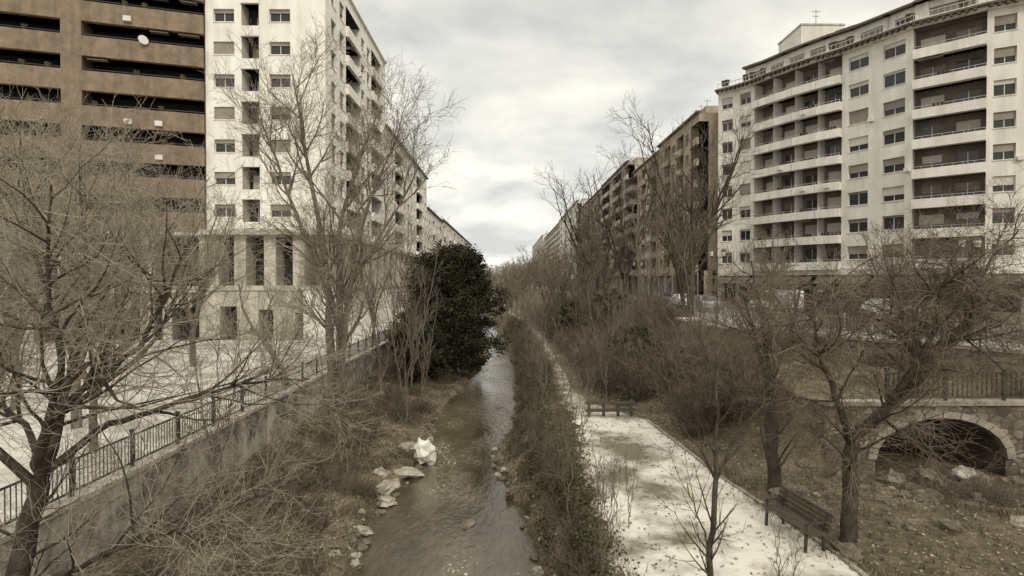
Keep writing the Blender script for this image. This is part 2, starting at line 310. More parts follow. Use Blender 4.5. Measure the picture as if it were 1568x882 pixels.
for z0,z1 in fl:
    for u0,u1,t in bays:
        if t=='b': fq(mb,f,u0,u1,z0,z1,0,'white')
        elif t=='w': win(mb,f,u0,u1,z0,z1,1.6,1.7,.8,'white')
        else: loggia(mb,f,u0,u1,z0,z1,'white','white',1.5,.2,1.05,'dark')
fq(mb,f,0,26,top,top+1.2,0,'white'); fb(mb,f,-.1,26.1,-.3,.25,top+1.2,top+1.45,'white')
mb.poly([(-28.2,53,top+1.3),(-17,53,top+1.3),(-17,79,top+1.3),(-28.2,79,top+1.3)],'stone'); mb.poly([(-28.2,79,0.5),(-17,79,0.5),(-17,79,top+1.3),(-28.2,79,top+1.3)],'white')
f=F((-28.2,53.0),(-16.5,53.0)); fb(mb,f,-.3,11.9,-3,.9,10.3,10.8,'stone')
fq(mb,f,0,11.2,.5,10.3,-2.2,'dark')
for u in (0,2.6,5.4,8.1,10.4): fb(mb,f,u,u+1.1,-2,.1,5.55,10.3,'stone')
fb(mb,f,0,11.5,-2,.6,5.1,5.55,'stone')
for u0,u1 in ((0,1.4),(3.0,5.0),(6.4,8.4),(9.6,11.5)): fb(mb,f,u0,u1,-1.9,.45,.5,5.1,'stone')
fb(mb,f,1.4,3.0,-1.9,.40,3.6,5.1,'stone'); fb(mb,f,5.0,6.4,-1.9,.40,3.3,5.1,'stone'); fb(mb,f,8.4,9.6,-1.9,.4,3.0,5.1,'stone')
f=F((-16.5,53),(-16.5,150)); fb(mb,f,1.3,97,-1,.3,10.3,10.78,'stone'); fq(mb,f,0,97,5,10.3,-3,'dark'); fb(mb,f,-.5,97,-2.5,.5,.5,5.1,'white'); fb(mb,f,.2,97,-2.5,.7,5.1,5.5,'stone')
for i in range(24): fb(mb,f,1.4+i*4,2.1+i*4,-.5,.1,5.5,10.3,'stone')
mb.obj('white_apartment_tower')
def rowblock(name,pa,pb,zb,nf,fh,wall,pat,par,depth=14,roofadd=1.0,base=None,bw=3.3):
    mb=MB(); f=F(pa,pb); n=max(2,int(f.L/bw)); s=f.L/n; fl=floors(zb,nf,fh); top=fl[-1][1]
    for z0,z1 in fl:
        for i in range(n):
            t=pat[i%len(pat)]
            if t=='w': win(mb,f,i*s,(i+1)*s,z0,z1,1.5,1.5,.9,wall)
            elif t=='W': win(mb,f,i*s,(i+1)*s,z0,z1,2.1,1.6,.8,wall)
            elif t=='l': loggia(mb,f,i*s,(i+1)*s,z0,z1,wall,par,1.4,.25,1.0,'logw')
            elif t=='B': loggia(mb,f,i*s,(i+1)*s,z0,z1,wall,par,.9,1.0,1.0,'logw','railg')
            else: fq(mb,f,i*s,(i+1)*s,z0,z1,0,wall)
    fq(mb,f,0,f.L,top,top+roofadd,0,wall); fb(mb,f,-.15,f.L+.15,-.3,.4,top+roofadd,top+roofadd+.3,'tile'); T=top+roofadd
    fb(mb,f,.0,f.L,-depth,-2.05,zb-8,zb,wall)
    for u in (0,f.L): mb.poly([f.p(u,0,zb-8),f.p(u,-depth,zb-8),f.p(u,-depth,T),f.p(u,0,T)],wall)
    mb.poly([f.p(0,0,T-.02),f.p(f.L,0,T-.02),f.p(f.L,-depth,T-.02),f.p(0,-depth,T-.02)],'tile'); fq(mb,f,0,f.L,zb-8,T,-depth,wall)
    if base is not None:
        fq(mb,f,0,f.L,base,zb,-.8,'glass'); k=int(f.L/4)
        for i in range(k+1): u=f.L*i/k; fb(mb,f,max(0,u-.35),min(f.L,u+.35),-.8,.02,base,zb-.6,'stone')
        fb(mb,f,0,f.L,-.8,.12,zb-.6,zb-.01,wall)
    for _ in range(int(f.L/7)):
        u=R(2,f.L-3); w=R(1.5,3.5); fb(mb,f,u,u+w,-R(5,7),-3,T,T+R(1.2,2.8),random.choice([wall,'stone']))
        if random.random()<.6:
            q=Vector(f.p(u,-4,T)); mb.cyl(q,q+Vector((0,0,4.5)),.04,.03,'rail',5); mb.seg(q+Vector((-.6,0,4.2)),q+Vector((.6,0,4.2)),.04,.04,'rail')
    return mb.obj(name)
rowblock('white_apartment_block',(-17,79.1),(-17,120),10.8,5,3.05,'white','wwllwW','white',14,1.6)
rowblock('white_apartment_block',(-17,120.2),(-17,150),10.8,3,3.05,'cream','wWwl','white',14,1.6)
rowblock('cream_apartment_block',(-17,150.3),(-16,260),6,5,3.05,'cream','wlwW','white',14,1)
mb=MB(); fl=floors(10.8,9,3.05)
for (pa,pb) in (((-62,43.5),(-46.5,47.5)),((-46.5,47.5),(-38.9,49.8)),((-37.5,50.2),(-28.25,52.9))):
    f=F(pa,pb)
    for z0,z1 in fl:
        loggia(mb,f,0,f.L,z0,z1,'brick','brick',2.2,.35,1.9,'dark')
        fb(mb,f,0,f.L,.3,.36,z0+1.68,z0+1.74,'rail')
        for _ in range(3):
            u=R(.5,f.L-.8)
            if random.random()<.5: mb.cyl(f.p(u,.3,z0+1.5),f.p(u,.3,z0+1.95),.14,.28,'ivy',6)
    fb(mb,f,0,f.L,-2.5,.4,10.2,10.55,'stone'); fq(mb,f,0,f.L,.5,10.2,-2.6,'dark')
    n=int(f.L/3.4)
    for i in range(n+1):
        u=f.L*i/n; fb(mb,f,max(0,u-.55),min(f.L,u+.55),-2.4,.1,.5,10.2,'stone')
    fb(mb,f,0,f.L,-2.3,.5,4.9,5.5,'stone'); 
    for i in range(n):
        u=f.L*(i+.5)/n; fb(mb,f,u-1.2,u-.45,-2.0,0,.5,4.9,'stone')
        fb(mb,f,u-1.2,u+1.2,-2.0,-.02,3.5,4.9,'stone')
f=F((-38.9,49.8),(-37.5,50.2)); fb(mb,f,-.05,f.L+.05,-2,.45,10.6,39,'brick')
q=Vector((-32.7,50.9,27.6)); mb.cyl(q,q+Vector((.15,-.12,.03)),.2,.42,'frame',14); mb.seg(q,q+Vector((0,.3,-.5)),.05,.05,'rail')
mb.poly([(-62,43.5,39),(-28.3,52.9,39),(-28.3,66,39),(-62,60,39)],'tile')
mb.obj('brown_brick_apartment_building')
mb=MB()
pts=[(29.6,78),(31.4,76.2),(32.9,74),(34.1,71.3),(35.5,68.6),(37.0,66.2),(38.6,64.1),(40.3,60.8),(42,57.5),(46.2,53.5),(48.6,52.2),(51.6,51),(60,48.8),(72,48)]
typ=['w','w','l','l','l','l','W','W','l','W','w','lw','ww']
fl=floors(7.5,8,3.05); top=fl[-1][1]
for i,t in enumerate(typ):
    f=F(pts[i],pts[i+1]); Ln=f.L
    for k,(z0,z1) in enumerate(fl):
        if t=='w': win(mb,f,0,Ln,z0,z1,min(1.7,Ln*.6),1.5,.9,'cream',random.choice(['shut','shutl']))
        elif t=='W': win(mb,f,0,Ln,z0,z1,min(2.2,Ln*.62),1.5,.9,'cream',random.choice(['shut','shutl']))
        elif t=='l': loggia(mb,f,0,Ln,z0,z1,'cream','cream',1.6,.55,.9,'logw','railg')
        else:
            half=Ln/len(t)
            for j,tt in enumerate(t):
                if tt=='w': win(mb,f,j*half,(j+1)*half,z0,z1,1.9,1.5,.9,'cream','shutl')
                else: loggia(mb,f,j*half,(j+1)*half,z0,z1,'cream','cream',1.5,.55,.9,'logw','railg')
    fb(mb,f,-.05,Ln+.05,-.3,.5,top,top+.3,'cream'); fb(mb,f,-.1,Ln+.1,-.3,1.0,top+.3,top+.5,'tile')
    for j in range(int(Ln/.6)): fb(mb,f,j*.6,j*.6+.25,.5,.95,top+.08,top+.29,'tile')
    fb(mb,f,0,Ln,.2,.25,top+1.35,top+1.42,'railg'); fb(mb,f,0,Ln,.1,.3,top+.5,top+.85,'cream')
    for j in range(int(Ln/.5)): fb(mb,f,j*.5,j*.5+.04,.2,.25,top+.85,top+1.35,'railg')
    for j in range(2):
        if random.random()<.6:
            u=R(.3,Ln-.3); mb.cyl(f.p(u,-.5,top+.5),f.p(u,-.5,top+1.9),.2,.45,'ivy',6)
    if i>=1:
        g_=F(f.p(-.2,-2.4,0)[:2],f.p(Ln+.2,-2.4,0)[:2])
        win(mb,g_,0,g_.L,top+.4,top+3.4,g_.L*.6,1.9,.4,'cream'); fb(mb,g_,-.1,g_.L+.1,-2,.7,top+3.4,top+3.65,'tile')
        if i>4:
            g2=F(f.p(-.2,-6,0)[:2],f.p(Ln+.2,-6,0)[:2]); fb(mb,g2,-.3,g2.L+.3,-3,0,top+3.4,top+5.2,'cream'); fb(mb,g2,-.3,g2.L+.3,-3.2,.3,top+5.2,top+5.4,'tile')
    fq(mb,f,0,Ln,3,6.9,-1.6,'glass'); fb(mb,f,-.02,Ln+.02,-1.6,.25,6.7,7.48,'cream'); fb(mb,f,0,.5,-1.5,0,3,6.7,'stone')
    mb.poly([f.p(0.3,.3,6.5),f.p(Ln-.3,.3,6.5),f.p(Ln-.3,1.7,5.7),f.p(.3,1.7,5.7)],'awn')
mb.poly([(*p,top+.4) for p in pts]+[(72,90,top+.4),(40,95,top+.4)],'tile')
for a,b_ in (((29.6,78),(40,95)),):
    mb.poly([(*a,3),(*b_,3),(*b_,top+.4),(*a,top+.4)],'cream')
mb.box(38.0,43.6,72,78,top+.4,38.9,'cream'); mb.box(37.9,43.7,71.9,78.1,38.9,39.1,'stone')
mb.cyl((41,74,39),(41,74,42),.05,.03,'rail',6); mb.seg((40.4,74,41.6),(41.6,74,41.6),.05,.05,'rail'); mb.seg((40.6,74,41),(41.4,74,41),.05,.05,'rail')
mb.obj('curved_cream_apartment_building')
rows=[(101,80,7.5,7,'brick2','wlWl','brick2',1.2),(124,101.3,7.5,7,'brick2','BwlW','brick3',.8),(158,124.3,7.5,8,'brick3','lllw','stone',.6),(208,158.4,7.5,8,'brick2','wlwB','brick3',.8),(280,208.5,7.5,9,'cream','wlwW','cream',.9),(400,280.5,7.5,9,'brick3','wlwl','cream',.9),(560,401,7.5,10,'cream','wlwl','cream',.9)]
for i,(ya,yb,zb,nf,w,pat,par,ra) in enumerate(rows):
    x0=27.6-i*.2+ (.8 if i%2 else 0)
    rowblock('brick_apartment_building' if 'brick' in w else 'cream_apartment_block',(x0,ya),(x0,yb),zb,nf,3.05,w,pat,par,13,ra,3.0,bw=3.4 if i<4 else 5)
# ---------------------------------------------------------------- trees
def wander(p,d,Ln,n,wob,trop):
    pts=[p.copy()]; d=d.normalized()
    for i in range(n):
        d=(d+Vector((R(-1,1),R(-1,1),R(-1,1)))*wob+Vector((0,0,trop))).normalized(); p=p+d*(Ln/n); pts.append(p)
    return pts
def kids(pts,rad,lvl,spec,out):
    if lvl>=len(spec): return
    s=spec[lvl]; seg=[(pts[i+1]-pts[i]).length for i in range(len(pts)-1)]; tot=sum(seg)
    n=int(tot*s['d']+random.random())
    for _ in range(n):
        t=R(s.get('t0',.2),1); q=t*tot; i=0
        while i<len(seg)-1 and q>seg[i]: q-=seg[i]; i+=1
        fr=min(1,q/seg[i]); p=pts[i].lerp(pts[i+1],fr); r=rad[i]+(rad[i+1]-rad[i])*fr
        pd=(pts[i+1]-pts[i]).normalized(); ax=pd.cross(Vector((R(-1,1),R(-1,1),R(-1,1)))).normalized()
        ang=math.radians(R(*s['a'])); d=pd*math.cos(ang)+ax*math.sin(ang)
        Ln=s['L']*R(.55,1.25)*(1-.4*t); k=s.get('n',4)
        c=wander(p,d,Ln,k,s['w'],s['g']); r0=max(s['rm'],min(r*.7,s['r'])); rr=[r0+(s['rm']*.6-r0)*j/k for j in range(k+1)]
        out.append((c,rr,s['k'])); kids(c,rr,lvl+1,spec,out)
def tubes(name,polys,mk,mk2=None):
    v=[];fc=[];mi=[]
    for pts,rad,k in polys:
        o=len(v); n=len(pts)
        for i in range(n):
            d=(pts[min(i+1,n-1)]-pts[max(i-1,0)]).normalized()
            a=d.cross(Vector((.31,.95,.1)) if abs(d.y)<.8 else Vector((.95,.1,.3))).normalized(); b_=d.cross(a); p=pts[i]; r=rad[i]
            for j in range(k):
                q=6.28318*j/k; v.append(tuple(p+a*(r*math.cos(q))+b_*(r*math.sin(q))))
        mm=0 if k>=5 else 1
        for i in range(n-1):
            for j in range(k):
                j2=(j+1)%k; fc.append((o+i*k+j,o+i*k+j2,o+(i+1)*k+j2,o+(i+1)*k+j)); mi.append(mm)
    me=bpy.data.meshes.new(name); me.from_pydata(v,[],fc); me.materials.append(M[mk]); me.materials.append(M[mk2 or mk]); me.polygons.foreach_set('material_index',mi); me.polygons.foreach_set('use_smooth',[True]*len(fc)); me.update(); return me
def smoothpoly(P,r0,r1,jit=.04,sub=4):
    P=[Vector(p) for p in P]; out=[]; n=len(P)
    for i in range(n-1):
        a=P[max(i-1,0)];b_=P[i];c=P[i+1];d=P[min(i+2,n-1)]
        for j in range(sub):
            t=j/sub; out.append(.5*((2*b_)+(c-a)*t+(2*a-5*b_+4*c-d)*t*t+(3*b_-a-3*c+d)*t**3)+Vector((R(-1,1),R(-1,1),R(-1,1)))*jit*(1 if i+j else 0))
    out.append(P[-1]); m_=len(out)-1
    return out,[r0+(r1-r0)*(i/m_)**.8 for i in range(m_+1)]
def tree(name,mains,spec,mk,mk2=None):
    out=[]
    for P,r0,r1 in mains:
        p,r=smoothpoly(P,r0,r1); out.append((p,r,8)); kids(p,r,0,spec,out)
    me=tubes(name,out,mk,mk2)
    o=bpy.data.objects.new(name,me); scene.collection.objects.link(o); return o
def place(name,me,loc,s=1,rot=None,parent=None,sz=None):
    o=bpy.data.objects.new(name,me); scene.collection.objects.link(o); o.location=loc; o.scale=(s,s,sz or s); o.rotation_euler[2]=R(0,6.28) if rot is None else rot
    if parent: o.parent=parent
    return o
def S(d,L,a,w,g,r,rm,k,n=4,t0=.2): return dict(d=d,L=L,a=a,w=w,g=g,r=r,rm=rm,k=k,n=n,t0=t0)
sp=[S(3.0,2.6,(30,70),.22,.06,.036,.008,5,6,.2),S(4.6,1.5,(30,75),.22,.05,.013,.0055,4,5),S(5.2,.85,(30,70),.22,.06,.007,.0042,3,4),S(2.6,.4,(30,60),.2,.05,.004,.0032,3,3)]
tree('bare_riverbank_tree',[([(-8.6,10,-1.6),(-8.7,10,.7),(-8.3,10,2.4)],.22,.15),
 ([(-8.3,10,2.4),(-7.9,9.6,3.3),(-7.3,9.4,4.0),(-6.0,9.2,4.95),(-5.2,9,6.35)],.12,.02),
 ([(-8.3,10,2.4),(-8.1,10.3,3.8),(-7.9,10.6,5.8),(-8.3,11,7.8)],.11,.02),
 ([(-8.3,10,2.5),(-7.6,10.4,3.2),(-6.7,10.6,3.55),(-5.2,11,4.0),(-4.0,11.4,4.0)],.09,.015),
 ([(-8.3,10,2.3),(-8.9,9.6,3.3),(-9.3,9.2,4.9),(-9.4,9,6.8)],.1,.02),
 ([(-8.3,10,2.9),(-9.2,10.5,3.5),(-10.5,10.6,4.4),(-11.2,10.6,5.8)],.07,.02),
 ([(-7.9,9.6,3.3),(-7.0,8.8,4.6),(-6.8,8.4,6.0),(-6.6,8.2,7.4)],.07,.015),
 ([(-8.1,10.3,3.8),(-9.0,11.2,5.4),(-10.2,12,7.2),(-10.6,12.3,8.8)],.07,.015),
 ([(-8.1,10.3,3.6),(-7.0,11.2,4.8),(-6.6,11.6,6.4)],.06,.015),
 ([(-8.65,10,.3),(-7.5,9.8,1.0),(-5.5,9.8,1.8),(-3.9,9.8,2.4)],.07,.012)],sp,'barkd','barkp')
sp2=[S(1.35,4.2,(22,50),.14,.09,.07,.014,5,7,.25),S(2.4,2.3,(25,55),.18,.06,.026,.011,4,5),S(3.0,1.3,(25,60),.2,.04,.014,.009,3,4),S(2.5,.6,(25,60),.2,.03,.009,.007,3,3)]
tree('multi_stem_ash_tree',[([(-8.6,28,-1.7),(-8.8,28,3),(-9.0,28,7),(-9.9,28,12),(-10.4,27.5,16.0)],.28,.03),
 ([(-8.6,28,-1.6),(-8.3,28.2,3),(-8.5,28.5,8),(-7.6,28.8,12),(-6.4,29,15)],.24,.03),
 ([(-8.5,28,-1.6),(-8.1,27.6,2),(-7.6,27.4,6),(-6.5,27,10),(-5,26.6,13)],.2,.03),
 ([(-8.9,28,5.5),(-10.2,28.2,8.5),(-11.6,28.4,12),(-12.4,28.4,14.2)],.14,.03),
 ([(-8.3,28.2,5),(-6.9,28.6,7.5),(-5.2,29,10.5),(-4.4,29,12.3)],.12,.02)],sp2,'barkm','barkp')
sp3=[S(2.0,1.6,(25,60),.2,.08,.03,.01,5,5,.55),S(3.2,.9,(25,60),.2,.05,.012,.007,4,4),S(3,.5,(25,60),.2,.05,.008,.006,3,3)]
tree('leaning_pollard_tree',[([(-11.3,29,.4),(-11.7,29,1.6),(-12.5,29,2.9),(-13.2,29,3.6)],.22,.10),([(-12.4,29,2.8),(-12.5,29.2,4),(-12.2,29.3,5.2)],.09,.03),([(-13,29,3.4),(-13.6,29,4.6),(-13.8,29,5.8)],.08,.03)],sp3,'barkm','barkp')
tree('leaning_pollard_tree',[([(-11.4,39,.4),(-11.2,39,1.8),(-10.3,39,3.2),(-10.0,39,4.6)],.2,.08),([(-10.4,39,3.1),(-9.5,39,4.2),(-9.2,39,5.6)],.08,.03)],sp3,'barkm','barkp')
sp4=[S(4.2,2.0,(35,80),.25,.03,.035,.008,5,6,.2),S(6.2,1.2,(30,80),.28,-.02,.013,.0055,4,5,.1),S(6.5,.75,(25,70),.22,-.05,.0065,.0042,3,4,.1),S(3.2,.4,(20,60),.2,-.05,.0042,.0035,3,3,.1)]
tree('spreading_riverside_tree',[([(7.9,12.8,-.1),(8.0,12.8,1),(8.0,12.8,2.2),(8.45,12.8,2.75),(9.5,12.8,3.7),(9.8,12.7,4.35),(10.8,12.6,5.25),(12.0,12.5,6.2)],.2,.07),
 ([(9.7,12.8,4.0),(9.2,13.2,4.9),(8.4,13.4,5.2),(7.8,13.6,6.0)],.1,.02),
 ([(8.0,12.8,2.2),(7.4,12.5,3.4),(6.9,12.3,4.6),(6.7,12.2,5.3)],.1,.015),
 ([(8.8,12.8,3.1),(9.3,12.2,4.6),(9.4,12,5.8),(9.7,11.8,6.8)],.09,.015),
 ([(9.8,12.7,4.3),(10.8,13.2,4.6),(12.2,13.6,4.9)],.09,.02),
 ([(10.6,12.6,5.1),(10.6,12.3,6.2),(11.1,12,7.1)],.06,.015)],sp4,'barkd','twig')
sp5=[S(3.6,1.9,(30,65),.2,.04,.04,.01,5,6,.1),S(5,1.15,(30,70),.22,.0,.014,.007,4,4),S(5.5,.75,(25,60),.2,0,.008,.0055,3,3)]
tree('dark_trunk_park_tree',[([(7.65,15.8,-.1),(7.6,15.8,1.5),(7.5,15.8,3.1)],.2,.14),([(7.5,15.8,3.1),(7.0,15.6,4.3),(6.6,15.5,5.8)],.09,.02),([(7.5,15.8,3.0),(8.2,16,4.5),(8.6,16.2,6.0)],.09,.02),([(7.5,15.8,3.1),(7.5,16.3,5),(7.3,16.6,6.6)],.08,.02)],sp5,'barkd','twig')
sp6=[S(3.4,1.3,(25,50),.12,.08,.02,.005,5,5,.15),S(4.5,.7,(25,55),.14,.05,.008,.0045,3,4),S(3,.3,(25,55),.14,.05,.0045,.0035,3,3)]
tree('young_bare_tree',[([(3.65,10,0),(3.72,10,1.2),(3.78,10,2.4)],.065,.045),([(3.78,10,2.4),(3.5,10,3.0),(3.05,9.9,3.5)],.03,.01),([(3.78,10,2.4),(3.85,10.1,3.6),(3.8,10.2,4.9)],.04,.01),([(3.78,10,2.35),(4.15,10,3.2),(4.35,9.9,4.2)],.03,.01),([(3.7,10,1.2),(3.45,10.1,1.8),(3.3,10.1,2.3)],.018,.008)],sp6,'barkd')
def gen(name,H,spread,stems,dens,rm,mk,r0=.2,ang=(25,55),up=.07,fork=.25,mk2=None):
    out=[]; th=H*fork
    tp,tr=smoothpoly([(0,0,-.3),(R(-.1,.1),R(-.1,.1),th*.5),(0,0,th)],r0,r0*.7); out.append((tp,tr,7))
    spec=[S(dens*.9,H*.26,ang,.17,up,r0*.35,rm*1.5,5,6,.15),S(dens*1.6,H*.14,ang,.2,up*.6,r0*.15,rm*1.1,3,4),S(dens*2.2,H*.075,ang,.2,.03,r0*.06,rm,3,3)]
    for i in range(stems):
        a=6.283*(i+R(-.25,.25))/stems; e=spread*R(.5,1)
        P=[(0,0,th*R(.75,1)),(math.cos(a)*e*.35,math.sin(a)*e*.35,th+(H-th)*.3),(math.cos(a)*e*.75,math.sin(a)*e*.75,th+(H-th)*.62),(math.cos(a)*e,math.sin(a)*e,H*R(.85,1))]
        p,r=smoothpoly(P,r0*.6,rm*2,.08); out.append((p,r,5)); kids(p,r,0,spec,out)
    return tubes(name,out,mk,mk2)
T_big=[gen('plane_tree_mesh',17,5.5,7,.9,.014,'barkd',.34,mk2='barkm'),gen('plane_tree_mesh_b',16,5,6,.95,.014,'barkd',.32,fork=.2,mk2='barkm')]
T_far=[gen('far_tree_mesh',12,4,5,1.1,.02,'barkm',.2,mk2='twig'),gen('far_tree_mesh_b',11,3.4,5,1.1,.02,'barkm',.17,fork=.15,mk2='barkp')]
T_med=[gen('lime_tree_mesh',9,3.4,6,1.6,.0075,'barkm',.15,mk2='barkp'),gen('lime_tree_mesh_b',9,3.6,6,1.65,.0075,'barkm',.16,mk2='barkp')]
T_sap=[gen('sapling_mesh',5,1.0,3,2.0,.005,'barkm',.04,(18,40),.1,.2),gen('sapling_mesh_b',4.2,.8,3,2.4,.005,'barkm',.035,(18,40),.1,.12),gen('sapling_mesh_c',7,1.3,3,1.7,.007,'barkm',.06,(18,40),.1,.15)]
for x,y,s in ((-16,21,1.25),(-21,24,1.3),(-13.2,18,.9),(-27,30,1.4),(-12.6,42,.85),(-20,36,1.3),(-17.5,16,1.15),(-12.4,52,.9),(-33,37,1.4),(-24,34,1.2)):
    place('promenade_lime_tree',random.choice(T_med),(x,y,.5),s)
for x,y,s in ((-6.6,22,1.0),(-7.4,33,1.4),(-5.4,30,1.2),(-6.4,38,1.5),(-9.0,17.5,.9),(-8.0,46,1.6),(-5.2,35,1.1),(-7.2,25.5,1.0)): place('riverbank_sapling',T_sap[2],(x,y,h(x,y)),s)
for x,y,s,i in ((16.6,50,1.0,0),(12.8,60,.95,1),(10.6,72,.95,0),(13.6,43,.68,1),(9.3,54,.62,1),(20,64,.8,0)): place('bare_plane_tree',T_big[i],(x,y,h(x,y)),s)
for x,y,s in ((19,40,.5),(24,34,.5),(30,44,.55),(25,52,.6)): place('street_tree',T_far[0],(x,y,3),s)
for x,y,s in ((5.0,28,.9),(6.3,30,1.1),(8.2,31,1.2),(7.2,35,1.3),(9.6,28,1.0),(5.6,38,1.3),(9.6,38,1.4),(6.0,46,1.5),(8.5,50,1.5),(5.2,56,1.6),(10.3,24,.9),(8.3,24.5,.9),(12.5,27,1.0),(13.8,23,.8),(16.0,22,.9),(11.5,30,1.1)): place('slope_sapling',random.choice(T_sap),(x,y,max(h(x,y),1.9 if 10.4<x<wallx(y) and y>18 and y<36 else -9)-.1),s)
for x,y,s in ((1.9,11,.62),(1.6,14.5,.75),(2.3,17.5,.8),(2.1,21,.8),(1.7,26,.95),(1.9,31,1.0),(2.4,12.6,.5),(2.2,36,1.1),(2.0,42,1.3),(4.6,9.2,.45),(1.3,18.5,.5),(1.0,23,.6),(1.5,33,.8),(2.1,48,1.2),(1.9,54,1.4),(2.2,62,1.4),(1.2,70,1.4),(3.0,13.5,.4)): place('riverbank_sapling',random.choice(T_sap[:2]),(x,y,h(x,y)-.05),s)
E=bpy.data.objects.new('distant_bare_trees',None); scene.collection.objects.link(E)
for i in range(120):
    y=62+ (i/120)**1.5*330+R(-3,3); sd=random.choice((-1,1,1))
    x= R(-15,-4 if y<90 else -9) if sd<0 else R(4.5 if y<80 else 2.5,16)
    if y>90 and i%3==0: x=R(-3,3)+2
    place('tree',random.choice(T_far),(x,y,h(x,y)),R(.5,.85) if y<150 else R(.7,1.1),parent=E)
for i in range(26): place('tree',random.choice(T_far),(R(-25,22),R(230,420),0),R(1,1.3),parent=E)
def bushmesh(name,nst,H,rm,mk,spread=.8):
    out=[]
    for i in range(nst):
        a=R(0,6.283); r=R(0,.5); d=Vector((math.cos(a)*R(.1,spread),math.sin(a)*R(.1,spread),1)); Ln=H*R(.5,1.1)
        c=wander(Vector((math.cos(a)*r,math.sin(a)*r,-.1)),d,Ln,6,.16,-.03); rr=[rm*2.2*(1-.75*j/6) for j in range(7)]; out.append((c,rr,3))
        kids(c,rr,0,[S(4.2/H*1.6,H*.36,(25,65),.2,0,rm*1.3,rm,3,4,.15),S(7/H,H*.16,(25,65),.2,0,rm,rm*.8,3,3,.1)],out)
    return tubes(name,out,mk)
B=[bushmesh('brush_a',20,1.5,.006,'twig'),bushmesh('brush_b',22,1.1,.0055,'barkm',1.3),bushmesh('brush_c',16,2.4,.008,'twig',.6),bushmesh('brush_d',24,1.8,.008,'twigd',1.0)]
E=bpy.data.objects.new('riverbank_brushwood',None); scene.collection.objects.link(E)
for i in range(270):
    y=6.5+54*random.random()**1.4; x=R(-9.6,xl(y)-.8)
    place('brush',random.choice(B[:2]) if random.random()<.75 else B[3],(x,y,h(x,y)-.05),R(.35,.85),parent=E)
for i in range(150):
    y=9+75*random.random()**1.3; x=R(xr(y)+.5,PL(y)-.3)
    place('brush',random.choice(B[:2] if random.random()<.6 else B[3:]),(x,y,h(x,y)-.05),R(.25,.7) if y<30 else R(.5,1.1),parent=E)
E=bpy.data.objects.new('embankment_thicket',None); scene.collection.objects.link(E)
for i in range(340):
    y=20.5+65*random.random()**1.3; x=R(PR(y)+.6,11.8 if y>36 else 10.3)
    if y<27 and x<7.3: continue
    place('brush',random.choice(B[2:]),(x,y,h(x,y)-.05),R(.6,1.3),parent=E)
for i in range(75):
    y=19+17*random.random(); x=R(10.5,wallx(y)-.4)
    place('brush',random.choice(B[2:]+B[:1]),(x,y,1.9),R(.35,.75),parent=E)
for i in range(36):
    x=R(10,18); y=R(15.6,17.7)
    if 12<x<16.3: y=R(15,16.6)
    place('brush',random.choice(B[:2]),(x,y,h(x,y)-.05),R(.35,.7),parent=E)
def scatter(name,P,mk,size,kind,tilt=.6):
    n=len(P); P=np.array(P); a=np.random.rand(n)*6.283; s=size[0]+(size[1]-size[0])*np.random.rand(n)
    if kind=='blade':
        lean=(np.random.rand(n,2)-.5)*.9; w=.008+.010*np.random.rand(n)
        v=np.zeros((n,3,3)); v[:,0]=P; v[:,1]=P; v[:,0,0]-=np.cos(a)*w; v[:,0,1]-=np.sin(a)*w; v[:,1,0]+=np.cos(a)*w; v[:,1,1]+=np.sin(a)*w
        v[:,2]=P; v[:,2,0]+=lean[:,0]*s; v[:,2,1]+=lean[:,1]*s; v[:,2,2]+=s; k=3
    else:
        u=np.random.randn(n,3); u[:,2]*=tilt; u/=np.linalg.norm(u,axis=1)[:,None]; w_=np.random.randn(n,3); w_[:,2]*=tilt; w_-=u*(u*w_).sum(1)[:,None]; w_/=np.linalg.norm(w_,axis=1)[:,None]
        u*=s[:,None]*.5; w_*=s[:,None]*.33; v=np.stack([P-u,P-w_,P+u,P+w_],1); k=4
    me=bpy.data.meshes.new(name); me.vertices.add(n*k); me.vertices.foreach_set('co',v.reshape(-1)); me.loops.add(n*k); me.loops.foreach_set('vertex_index',np.arange(n*k,dtype=np.int32))
    me.polygons.add(n); me.polygons.foreach_set('loop_start',np.arange(0,n*k,k,dtype=np.int32)); me.polygons.foreach_set('loop_total',np.full(n,k,dtype=np.int32)); me.materials.append(M[mk]); me.update(calc_edges=True); me.validate()
    o=bpy.data.objects.new(name,me); scene.collection.objects.link(o); return o
P=[]
for i in range(1050):
    y=8+55*random.random()**1.5
    x=R(-10.4,xl(y)-.3) if random.random()<.55 else R(xr(y)+.35,PL(y)+.3)
    for j in range(45):
        xx=x+random.gauss(0,.22); yy=y+random.gauss(0,.22); P.append((xx,yy,h(xx,yy)-.02))
for i in range(260):
    y=R(9,18); x=R(7.5,16) if random.random()<.7 else PR(y)+R(-.05,.5)
    for j in range(25):
        xx=x+random.gauss(0,.2); yy=y+random.gauss(0,.2); P.append((xx,yy,h(xx,yy)-.02))
scatter('dry_grass',[p for p in P if p[2]>WZ],'grass',(.06,.26),'blade')
P=[]
for i in range(34000):
    y=7+40*random.random()**1.6; c=random.random()
    if c<.5: x=R(-10.5,xl(y)-.3)
    elif c<.68: x=R(xr(y)+.2,PL(y)+.3)
    elif c<.75: x=PL(y)+(PR(y)-PL(y))*random.choice([random.random()**2.5,1-random.random()**3,random.random()])
    elif y<19: x=R(7.1,17)
    else: x=R(PR(y),10.5)
    z=h(x,y)
    if z>WZ: P.append((x,y,z+.025))
scatter('fallen_leaf_litter',P,'litter',(.04,.12),'leaf',.35)
P=[]
